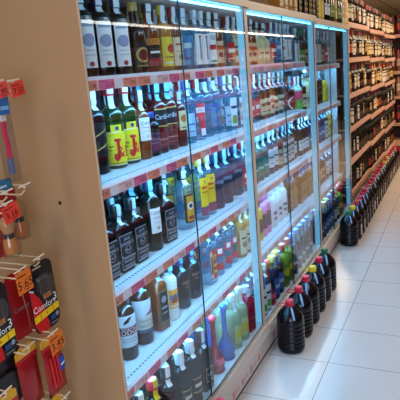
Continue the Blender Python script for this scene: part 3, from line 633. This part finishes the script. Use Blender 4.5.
# ------------------------------------------------------------------ large floor bottles
random.seed(5)
def big_meshes():
    prof = [(.066, 0), (.076, .005), (.081, .016)]
    z = .03
    for i in range(6):
        prof += [(.083, z), (.083, z+.012), (.0808, z+.016), (.083, z+.020)]; z += .026
    prof += [(.083, .195), (.081, .215), (.073, .238), (.058, .258), (.040, .275), (.026, .288), (.0185, .296), (.0175, .303)]
    body = MB().lathe(prof, mat('sangria_plastic', (7, 6, 12), .2, .35, noise=.1), 28).mesh('bottle_body', True)
    out = {}
    for nm, c in (('red', (206, 26, 60)), ('yellow', (236, 200, 20)), ('green', (16, 110, 70)), ('white', (220, 220, 214))):
        m = mat('cap_'+nm, c, .35, .5)
        cap = MB().lathe([(.0235, .298), (.0245, .300), (.0245, .322), (.0225, .325)], m, 18).mesh('bottle_cap', True)
        # carrying ring with a handle loop leaning out towards the cabinet
        hd = MB().lathe([(.0205, .288), (.0255, .289), (.0255, .295), (.0205, .296)], m, 18)
        pts = [(.024*math.cos(t), .024*math.sin(t), .292) for t in [2.6]]
        pts += [(-.045-.012*math.cos(s), .020*math.cos(s)+.0, .292+.004*math.sin(s)) for s in [0]]
        loop = [(-.018, .016, .292), (-.045, .022, .292), (-.070, .018, .291), (-.078, 0, .290), (-.070, -.018, .291), (-.045, -.022, .292), (-.018, -.016, .292)]
        hd.tube(loop, .0028, m, 6)
        out[nm] = (cap, hd.mesh('carry_handle', True))
    def surf(s, z, off):
        a = s/.083; q = .083+off
        return (q*math.cos(a), q*math.sin(a), z)
    lab = decorate(MB(), surf, .06, .05, .15, (214, 206, 200), [('r', -.7, .7, .5, .62, (120, 60, 70)), ('r', -.7, .7, .2, .26, (120, 120, 120))], .0012, 8).mesh('label')
    ns = MB(); prof2 = prof
    def ssurf(s, z, off):
        for (r0, z0), (r1, z1) in zip(prof2, prof2[1:]):
            if z0 <= z <= z1 and z1 > z0:
                rr = r0+(r1-r0)*(z-z0)/(z1-z0); break
        else: rr = .0175
        a = s/rr; q = rr+off
        return (q*math.cos(a), q*math.sin(a), z)
    strip = MB(); zz = [.222, .235, .245, .255, .262, .27, .278, .285]  # bluish reflection of the cabinet LEDs on the neck, painted as a strip
    vs = [ssurf(s, z, .0014) for z in zz for s in (-.006, -.002, .002, .006)]
    strip.add(vs, [(j*4+i, j*4+i+1, j*4+i+5, j*4+i+4) for j in range(len(zz)-1) for i in range(3)], paint((120, 160, 200), .3))
    return body, out, lab, strip.mesh('tax_strip_or_glint')
BB, BC, BL, BS = big_meshes()
def big(x, y, cap, label, group, rz=None, lab=False, ring=None):
    t = thing('sangria_bottle', label, 'bottle', (x, y, .0006), random.uniform(-.3, .1) if rz is None else rz, group)
    t.scale = (.93, .93, .93); t.location.z = .0006; t.location.x -= .018; t.location.y += .045
    obj('bottle_body', BB, t); c = obj('bottle_cap', BC[cap][0], t); h = obj('carry_handle', BC[ring or cap][1], t, rot=(0, 0, random.uniform(-1.6, .3)))
    o = obj('tax_strip_or_glint', BS, t, rot=(0, 0, -1.0))
    if lab: obj('label', BL, t, rot=(0, 0, .25))
    return t
G = 'large dark sangria bottles on the floor'
big(-.823, 1.735, 'red', 'large dark bottle whose red cap peeks in at the bottom edge', G)
for i, (y, c) in enumerate([(2.745, 'red'), (2.94, 'red'), (3.115, 'red'), (3.29, 'yellow'), (3.465, 'red'), (3.645, 'green')]):
    big(-.824, y, c, 'large dark ribbed bottle with %s cap, %s from front in near floor group' % (c, ordn(i+1)), G, lab=(i in (3, 4)))
big(-.838, 4.67, 'green', 'large dark ribbed bottle with green cap, first of the long far row', G)
big(-.832, 4.845, 'yellow', 'large dark ribbed bottle with yellow cap, second of the long far row', G, lab=True)
y = 5.02; i = 2
while y < 8.4:
    i += 1
    c = 'yellow' if i in (15, 17) else 'red'
    big(-.830, y, c, 'large dark bottle with %s cap, %s in the long far floor row' % (c, ordn(i)), G, lab=True, ring='white' if i % 3 else None)
    y += .172

# ------------------------------------------------------------------ hanging rack of toiletries at left
rack = thing('hook_rack', 'dark hook rack of toiletries beside the beige cabinet end panel', 'rack', (-1.5, .9, 0))
def rpart(name, mb, parent=None, smooth=False):
    me = mb.mesh(name, smooth); me.transform(Matrix.Translation((1.5, -.9, 0)))
    return obj(name, me, parent or rack)
rpart('back_panel', MB().box(-1.56, -1.53, .35, 1.345, 0, 2.0, mat('rack_board', (58, 40, 30), .7)))
rpart('side_upright', MB().box(-1.5295, -1.50, 1.32, 1.345, 0, 2.0, mat('rack_upright', (70, 52, 40), .6)))
WIRE = mat('cream_wire', (214, 196, 166), .4, .5)
BAR = mat('cream_ticket_bar', (224, 206, 176), .4, .5)
def hook(y, z, tip, price=None, tilt=-12, tc=(224, 66, 40), tw=.052, th=.038, ta=11):
    h = rpart('hook', MB().tube([(-1.5295, y, z), (tip-.015, y, z), (tip, y, z+.012)], .0025, WIRE).tube([(-1.5295, y, z+.03), (tip-.004, y, z+.028)], .002, WIRE))
    c, s = math.cos(math.radians(6)), math.sin(math.radians(6))
    b = MB().tube([(tip+.002, y-.024*c, z+.028-.024*s), (tip+.002, y+.024*c, z+.028+.024*s)], .0025, BAR, 6).lathe([(.004, -.004), (.004, .002)], BAR, 8, c=(tip+.001, y, z+.022), axis='x')
    rpart('ticket_bar', b, h)
    if price is not None:
        m = MB(); a = math.radians(ta)
        def sf(s_, zz, off):
            u, w = s_, zz
            return (tip+.006+off, y+.004+u*math.cos(a)-w*math.sin(a), z+.026+u*math.sin(a)+w*math.cos(a))
        m.add([sf(u, w, o) for o in (-.0008, 0) for u, w in ((-tw/2, -th-.004), (tw/2, -th-.004), (tw/2, -.002), (-tw/2, -.002))], [(0,1,2,3), (7,6,5,4), (0,4,5,1), (1,5,6,2), (2,6,7,3), (3,7,4,0)], paint(tc))
        decorate(m, sf, tw, -th-.004, -.002, None, [('t', price, .05, .40, .40, (50, 20, 16)), ('r', -.85, .3, .76, .82, (110, 36, 26)), ('r', -.1, .5, .10, .14, (110, 36, 26))], .0003, 2)
        rpart('price_tag', m, h)
    return h
RED1 = (226, 62, 44); OR1 = (222, 112, 30)
hook(1.193, 1.570, -1.105, '7.50', tc=RED1)
hook(1.132, 1.570, -1.105, '1.90', tc=(226, 70, 64))
hook(1.172, 1.283, -1.105)
hook(1.102, 1.281, -1.105)
hook(1.085, 1.252, -1.096, '3.16', tc=RED1, tw=.060, th=.046)
hook(1.179, 1.068, -1.100)
hook(1.095, 1.060, -1.096, '5.65', tc=OR1, tw=.060, th=.062, ta=4)
hook(1.084, .834, -1.100)
hook(1.172, .834, -1.085, '3.45', tc=OR1, tw=.062, th=.058, ta=7)
hook(.976, .756, -1.10)
hook(1.201, .602, -1.10)

def tilted(y, z, x, rx=-9): return Matrix.Translation((x, y, z)) @ Matrix.Rotation(math.radians(rx), 4, 'X')
def hang(name, label, cat, group, y, z, x, rx=2):
    t = thing(name, label, cat, (x, y, z), 0, group); t.rotation_euler = (math.radians(-rx), 0, 0) if False else (math.radians(rx), 0, 0)
    return t
BLIS = clear('blister_plastic', (.86, .86, .86), (150, 140, 130), .05, .08)
def rounded(w, h, r, zt=0, n=4):
    """outline with the top edge at zt"""
    pts = []
    for cx, cz, a0 in ((w/2-r, zt-r, 0), (-w/2+r, zt-r, 90), (-w/2+r, zt-h+r, 180), (w/2-r, zt-h+r, 270)):
        for k in range(n+1):
            a = math.radians(a0+90*k/n); pts.append((cx+r*math.cos(a), cz+r*math.sin(a)))
    return pts
def flat(x):
    return lambda s, z, off: (x+off, s, z)
# toothbrush in blister
t = hang('toothbrush_pack', 'pink toothbrush in clear blister hanging at the left edge', 'toothbrush', None, 1.152, 1.560, -1.125, 2)
obj('blister', MB().slab_x(rounded(.042, .235, .008), -.012, .012, BLIS), t)
obj('brush_handle', MB().tube([(0, 0, -.19), (0, .002, -.14), (0, -.002, -.10), (0, 0, -.07)], .0065, mat('pink_plastic', (224, 36, 90), .3), 10).tube([(0, 0, -.215), (0, .0, -.17)], .0085, mat('grey_blue_plastic', (90, 110, 150), .3), 10), t)
obj('brush_head', MB().box(-.006, .006, -.007, .007, -.068, -.03, mat('white_plastic', (230, 230, 225), .3)), t)
obj('header_card', decorate(MB().slab_x(rounded(.040, .050, .006), -.011, .0125, mat('blue_card', (34, 96, 156), .4)), flat(.0127), .034, -.045, -.01, None, [('r', -.9, .9, .2, .5, (120, 170, 210))], .0003, 2), t)
# blue card of the second row
t = hang('blue_blister_card', 'blue blister card on a hook above the shaving brushes', 'blister card', None, 1.122, 1.335, -1.135, 3)
obj('card', decorate(MB().slab_x(rounded(.075, .034, .01), -.002, 0, mat('teal_card', (44, 110, 140), .4)), flat(0), .06, -.028, -.008, None, [('r', -.5, .5, .3, .6, (190, 210, 214))], .0004, 2), t)
# shaving brushes: red card at back, clear domed blister and brush
def shaver(y, z, x, label):
    t = hang('shaving_brush_pack', label, 'shaving brush', 'shaving brushes in clear blisters', y, z, x, 2)
    obj('backing_card', MB().slab_x(rounded(.078, .155, .006, .05), -.034, -.032, mat('red_backing_card', (176, 20, 36), .45)), t)
    obj('brush_hair', MB().lathe([(.012, -.040), (.015, -.030), (.0205, -.016), (.0215, -.006), (.019, .004), (.012, .011), (.004, .014)], mat('tan_bristle', (190, 142, 92), .8, .1, noise=.2, scale=200), 20), t, smooth=True)
    obj('brush_ferrule', MB().lathe([(.0145, -.048), (.0155, -.040), (.0145, -.034)], mat('black_ferrule', (40, 32, 40), .4), 20), t, smooth=True)
    obj('brush_handle', MB().lathe([(.015, -.095), (.0195, -.092), (.021, -.082), (.0195, -.072), (.0205, -.062), (.017, -.050), (.013, -.047)], mat('orange_wood_handle', (200, 126, 58), .3, .5), 20), t, smooth=True)
    obj('blister', MB().lathe([(.024, -.100), (.0275, -.096), (.0275, -.056), (.0235, -.044), (.0265, -.018), (.026, .004), (.020, .016), (.009, .022)], BLIS, 24), t, smooth=True)
shaver(1.208, 1.240, -1.180, 'wooden shaving brush in clear blister, further right and behind the other')
shaver(1.110, 1.222, -1.130, 'wooden shaving brush in clear blister, front left of the pair')
# razor cards
def razor(y, z, x, label, rx=2):
    t = hang('razor_pack', label, 'razor pack', 'black and red razor packs', y, z, x, rx)
    W, H = .112, .216
    card = MB().slab_x(rounded(W, H, .026), -.003, 0, mat('black_card', (20, 20, 26), .35, .5))
    ops = [('p', [(-.98, .66), (-.7, .62), (-.35, .50), (-.05, .30), (.05, .10), (.06, .005), (-.72, .005), (-.98, .15)], (206, 24, 28)),
           ('p', [(-1, .66), (-.7, .62), (-.68, .645), (-1, .685)], (206, 206, 206)),
           ('p', [(-.99, .18), (.99, .22), (.99, .32), (-.99, .28)], (236, 200, 20)),
           ('t', '3', -.50, .24, .075, (190, 24, 24)), ('t', '+', .0, .25, .05, (190, 24, 24)), ('t', '1', .50, .26, .085, (190, 24, 24)),
           ('t', 'Comfort', -.12, .375, .09, (236, 236, 236)), ('t', '3', .76, .42, .12, (236, 236, 236)),
           ('r', -.1, .5, .46, .53, (232, 140, 20)), ('t', 'BIC', .2, .495, .04, (30, 20, 20)),
           ('r', .15, .55, .10, .18, (40, 70, 110)), ('d', .70, .16, .035, (130, 150, 170)), ('r', .15, .7, .055, .065, (150, 150, 150)),
           ('r', -.62, .05, .935, .955, (196, 170, 130))]
    decorate(card, flat(0), W, -H, 0, None, ops, .0003, 2)
    obj('card', card, t)
    # oval window with three razors
    win = MB().slab_x([(.004+.030*math.cos(a*PI/10), -.070+.034*math.sin(a*PI/10)) for a in range(20)], .0002, .0016, mat('window_brown', (70, 52, 44), .4))
    obj('window', win, t)
    dm = mat('razor_dark', (12, 13, 18), .3, .5)
    for k in range(3):
        yy = -.014+k*.013
        obj('razor', MB().tube([(.007, yy+.006, -.098), (.009, yy, -.070), (.008, yy-.004, -.050)], .0038, dm, 8).box(.004, .013, yy-.013, yy+.004, -.052, -.042, mat('razor_blade', (120, 124, 130), .3, metal=.6)), t)
    obj('blister', MB().slab_x([(.002+.034*math.cos(a*PI/12), -.072+.040*math.sin(a*PI/12)) for a in range(24)], .0155, .0158, BLIS), t)
    return t
razor(1.197, 1.072, -1.122, 'black razor pack on the rack, nearest the beige panel, fully visible')
razor(.995, 1.076, -1.112, 'black razor pack cut off by the left edge of the photo')
# red pack seen edge-on behind the tag
t = hang('red_razor_pack', 'plain red razor pack turned behind the orange price tag', 'razor pack', None, 1.140, 1.06, -1.160, 2)
obj('card', decorate(MB().slab_x(rounded(.09, .205, .02), -.003, 0, mat('red_pack_card', (176, 20, 26), .4)), flat(0), .09, -.205, 0, None, [('t', 'Comfort', .1, .45, .07, (150, 150, 150)), ('p', [(.1, .75), (.35, .4), (.4, .1), (.46, .1), (.42, .42), (.18, .78)], (206, 150, 130))], .0004, 2), t)
# dark packs on the lower hooks
def dark_pack(y, z, x, label):
    t = hang('black_pack', label, 'hanging pack', 'black packs low on the rack', y, z, x)
    obj('card', MB().slab_x(rounded(.10, .19, .012), -.003, 0, mat('black_card', (20, 20, 26), .35, .5)), t)
    obj('tray', MB().slab_x(rounded(.078, .13, .02, -.04), .0002, .014, mat('dark_tray', (14, 10, 12), .3, .5)), t)
    obj('stripe', MB().slab_x([(-.04, -.170), (.04, -.170), (.04, -.176), (-.04, -.176)], .0001, .0006, mat('dim_red_print', (90, 16, 20), .5)), t)
dark_pack(1.035, .825, -1.17, 'black pack low on the rack, left of the red bags')
dark_pack(.935, .825, -1.15, 'black pack low on the rack at the very left edge')
dark_pack(1.130, .815, -1.235, 'black pack low on the rack, behind the red bags')
dark_pack(1.09, .62, -1.20, 'black pack on the lowest hook row at the bottom edge')
# bags of red razors
def bag(y, z, x, label, blue=True):
    t = hang('razor_bag', label, 'razor bag', 'red and yellow razor bags', y, z, x, 2)
    W, H = .085, .165
    mb = MB(); n = 8; m_ = 8; bm = mat('red_pouch', (150, 18, 24), .25, .6)
    v = []; f = []
    for side in (0, 1):
        for j in range(m_+1):
            for i in range(n+1):
                u = -1+2*i/n; w = j/m_; bulge = .016*math.sqrt(max(0, 1-u*u))*math.sin(PI*min(1, w*1.0))**.5
                v.append(((bulge if side == 0 else -bulge*.6), u*W/2, -H*w))
    N_ = (n+1)*(m_+1)
    for side in (0, 1):
        for j in range(m_):
            for i in range(n):
                a = side*N_+j*(n+1)+i; f.append((a, a+1, a+n+2, a+n+1))
    mb.add(v, f, bm)
    obj('pouch', mb, t, smooth=True)
    hd = MB().slab_x([(-W/2, .002), (-W/2, .022), (-.02, .034), (.0, .026), (.02, .036), (W/2, .024), (W/2, .002)], -.002, .002, mat('yellow_header', (214, 160, 30), .4))
    hd.slab_x([(-W/2, -.012), (-W/2, .001), (W/2, .001), (W/2, -.012)], -.0035, .0035, mat('red_header', (180, 24, 30), .4))
    obj('header', hd, t)
    if blue:
        def sf(s_, zz, off):
            u = s_/(W/2); w = -zz/H
            return (.016*math.sqrt(max(0, 1-u*u))*math.sin(PI*w)**.5+off, s_, zz)
        lb = MB(); 
        vs = [sf(.004+.036*i/5, -.095+.045*j/3, .0015) for j in range(4) for i in range(6)]
        lb.add(vs, [(j*6+i, j*6+i+1, (j+1)*6+i+1, (j+1)*6+i) for j in range(3) for i in range(5)], paint((30, 80, 190)))
        vs = [sf(.010+.026*i/4, -.078+.006*j, .0022) for j in range(2) for i in range(5)]
        lb.add(vs, [(i, i+1, i+6, i+5) for i in range(4)], paint(W_))
        obj('label', lb, t)
        hd2 = MB()
        for k in range(3): hd2.tube([(.017, -.03+k*.014, -.03), (.019, -.028+k*.014, -.13)], .004, mat('red_razor_handle', (196, 30, 36), .3), 8)
        obj('razor_handles', hd2, t)
bag(1.200, .805, -1.125, 'red razor bag with blue label, nearest the beige panel')
bag(1.120, .805, -1.150, 'plain red razor bag left of the blue-labelled one', False)
bag(1.175, .60, -1.13, 'red bag hanging at the bottom of the rack, right one', False)
bag(.985, .735, -1.115, 'orange red bag cut by the bottom left corner', False)

# ------------------------------------------------------------------ shelving on the other side of the aisle (seen only mirrored in the glass)
opp = thing('opposite_shelving', 'aisle shelving opposite the cabinets, seen only mirrored in their glass', 'shelving', (1.15, 5.5, 0))
obj('back_panel', MB().box(.16, .18, -4.5, 5, 0, 1.75, mat('opp_back', (120, 96, 80), .7)), opp)
for z in (.2, .55, .9, 1.25, 1.6):
    obj('shelf', MB().box(-.22, .16, -4.5, 5, z-.02, z, SHELFW).box(-.226, -.2205, -4.5, 5, z-.045, z+.002, paint((222, 110, 130))), opp)
random.seed(2)
cm = [MB().box(-.05, .05, -.045, .045, 0, hh, mat('carton_%d' % i, c, .5)).box(-.0505, .0505, -.04, .04, hh*.3, hh*.6, paint(W_)) .mesh('carton') for i, (c, hh) in enumerate([((190, 40, 50), .22), ((214, 190, 150), .26), ((60, 90, 140), .2), ((206, 120, 50), .24), ((96, 56, 44), .26)])]
for z in (.55, .9, 1.25, 1.6):
    y = 2.2
    while y < 9.6:
        o = obj('carton', random.choice(cm), None, (1.01, y, z+.0006))
        tag(o, 'carton on the shelving opposite the cabinets, mirrored in the glass', 'carton', 'cartons on the opposite shelving'); y += random.choice((.11, .13, .2))

# ------------------------------------------------------------------ room lighting
TUBE = emit('fluorescent_tube', (1., .90, .76), 9.)
def batten(x, y0, y1, z, label):
    t = thing('fluorescent_light', label, 'ceiling light', (x, (y0+y1)/2, z)); h = (y1-y0)/2
    obj('housing', MB().box(-.05, .05, -h, h, .02, .06, mat('white_housing', (230, 226, 216), .5)), t)
    for q in (-h+.2, h-.2): obj('suspension_rod', MB().tube([(0, q, .06), (0, q, 2.4995-z)], .004, mat('white_housing', (230, 226, 216), .5), 6), t)
    obj('tube', MB().tube([(0, -h+.02, 0), (0, h-.02, 0)], .016, TUBE, 10), t)
for i, y in enumerate((5.3, 7.2, 9.1, 11.0, 12.9)):
    batten(2.03, y, y+1.85, 2.25, 'fluorescent batten above the next aisle, %s from the near end' % ordn(i+1))
def area(name, loc, sx, sy, e, col, rot=(0,0,0)):
    l = bpy.data.lights.new(name, 'AREA'); l.shape = 'RECTANGLE'; l.size = sx; l.size_y = sy; l.energy = e; l.color = col
    o = bpy.data.objects.new(name, l); COL.objects.link(o); o.location = loc; o.rotation_euler = rot
    return o
WARM = (1., .80, .56)
area('aisle_light_near', (-1.3, -.7, 2.46), .3, 1.2, 20, (1., .82, .62))
area('aisle_light_mid', (.3, 2.6, 2.46), .4, 2., 26, (.80, .88, 1.))
area('aisle_light_far', (-.1, 7.0, 2.46), .5, 2.6, 40, WARM)
area('aisle_light_end', (.1, 9.6, 2.46), .6, 1.2, 30, WARM)
area('added_ceiling_wash', (.5, 9.0, 2.05), .3, 4., 70, WARM, (math.radians(180), 0, 0))  # added light with no fixture, brightens the far ceiling
area('shop_window_daylight', (1.2, -2.3, 1.5), 2.2, 1.6, 105, (.62, .74, 1.), (math.radians(90), 0, 0))
w = bpy.data.worlds.new('World'); SC.world = w; w.use_nodes = True
w.node_tree.nodes['Background'].inputs[0].default_value = (1, .86, .7, 1); w.node_tree.nodes['Background'].inputs[1].default_value = .12

# ------------------------------------------------------------------ camera
cam = bpy.data.cameras.new('Camera'); cam.sensor_width = 36; cam.lens = 555.26/400*36; cam.clip_start = .05
co = bpy.data.objects.new('Camera', cam); COL.objects.link(co)
yaw, pitch, roll = .44761, .227707, -.08494
f = Vector((-math.sin(yaw)*math.cos(pitch), math.cos(yaw)*math.cos(pitch), -math.sin(pitch)))
r = Vector((math.cos(yaw), math.sin(yaw), 0)); u = r.cross(f)
c, s = math.cos(roll), math.sin(roll)
r2 = c*r+s*u; u2 = -s*r+c*u
co.matrix_world = Matrix(((r2.x, u2.x, -f.x, 0), (r2.y, u2.y, -f.y, 0), (r2.z, u2.z, -f.z, 1.5807), (0, 0, 0, 1)))
SC.camera = co
SC.cycles.transparent_max_bounces = 24
SC.cycles.max_bounces = 8
SC.cycles.use_denoising = True
SC.cycles.sample_clamp_indirect = 6
SC.view_settings.view_transform = 'Standard'; SC.view_settings.look = 'None'
SC.view_settings.exposure = 0; SC.view_settings.gamma = 1
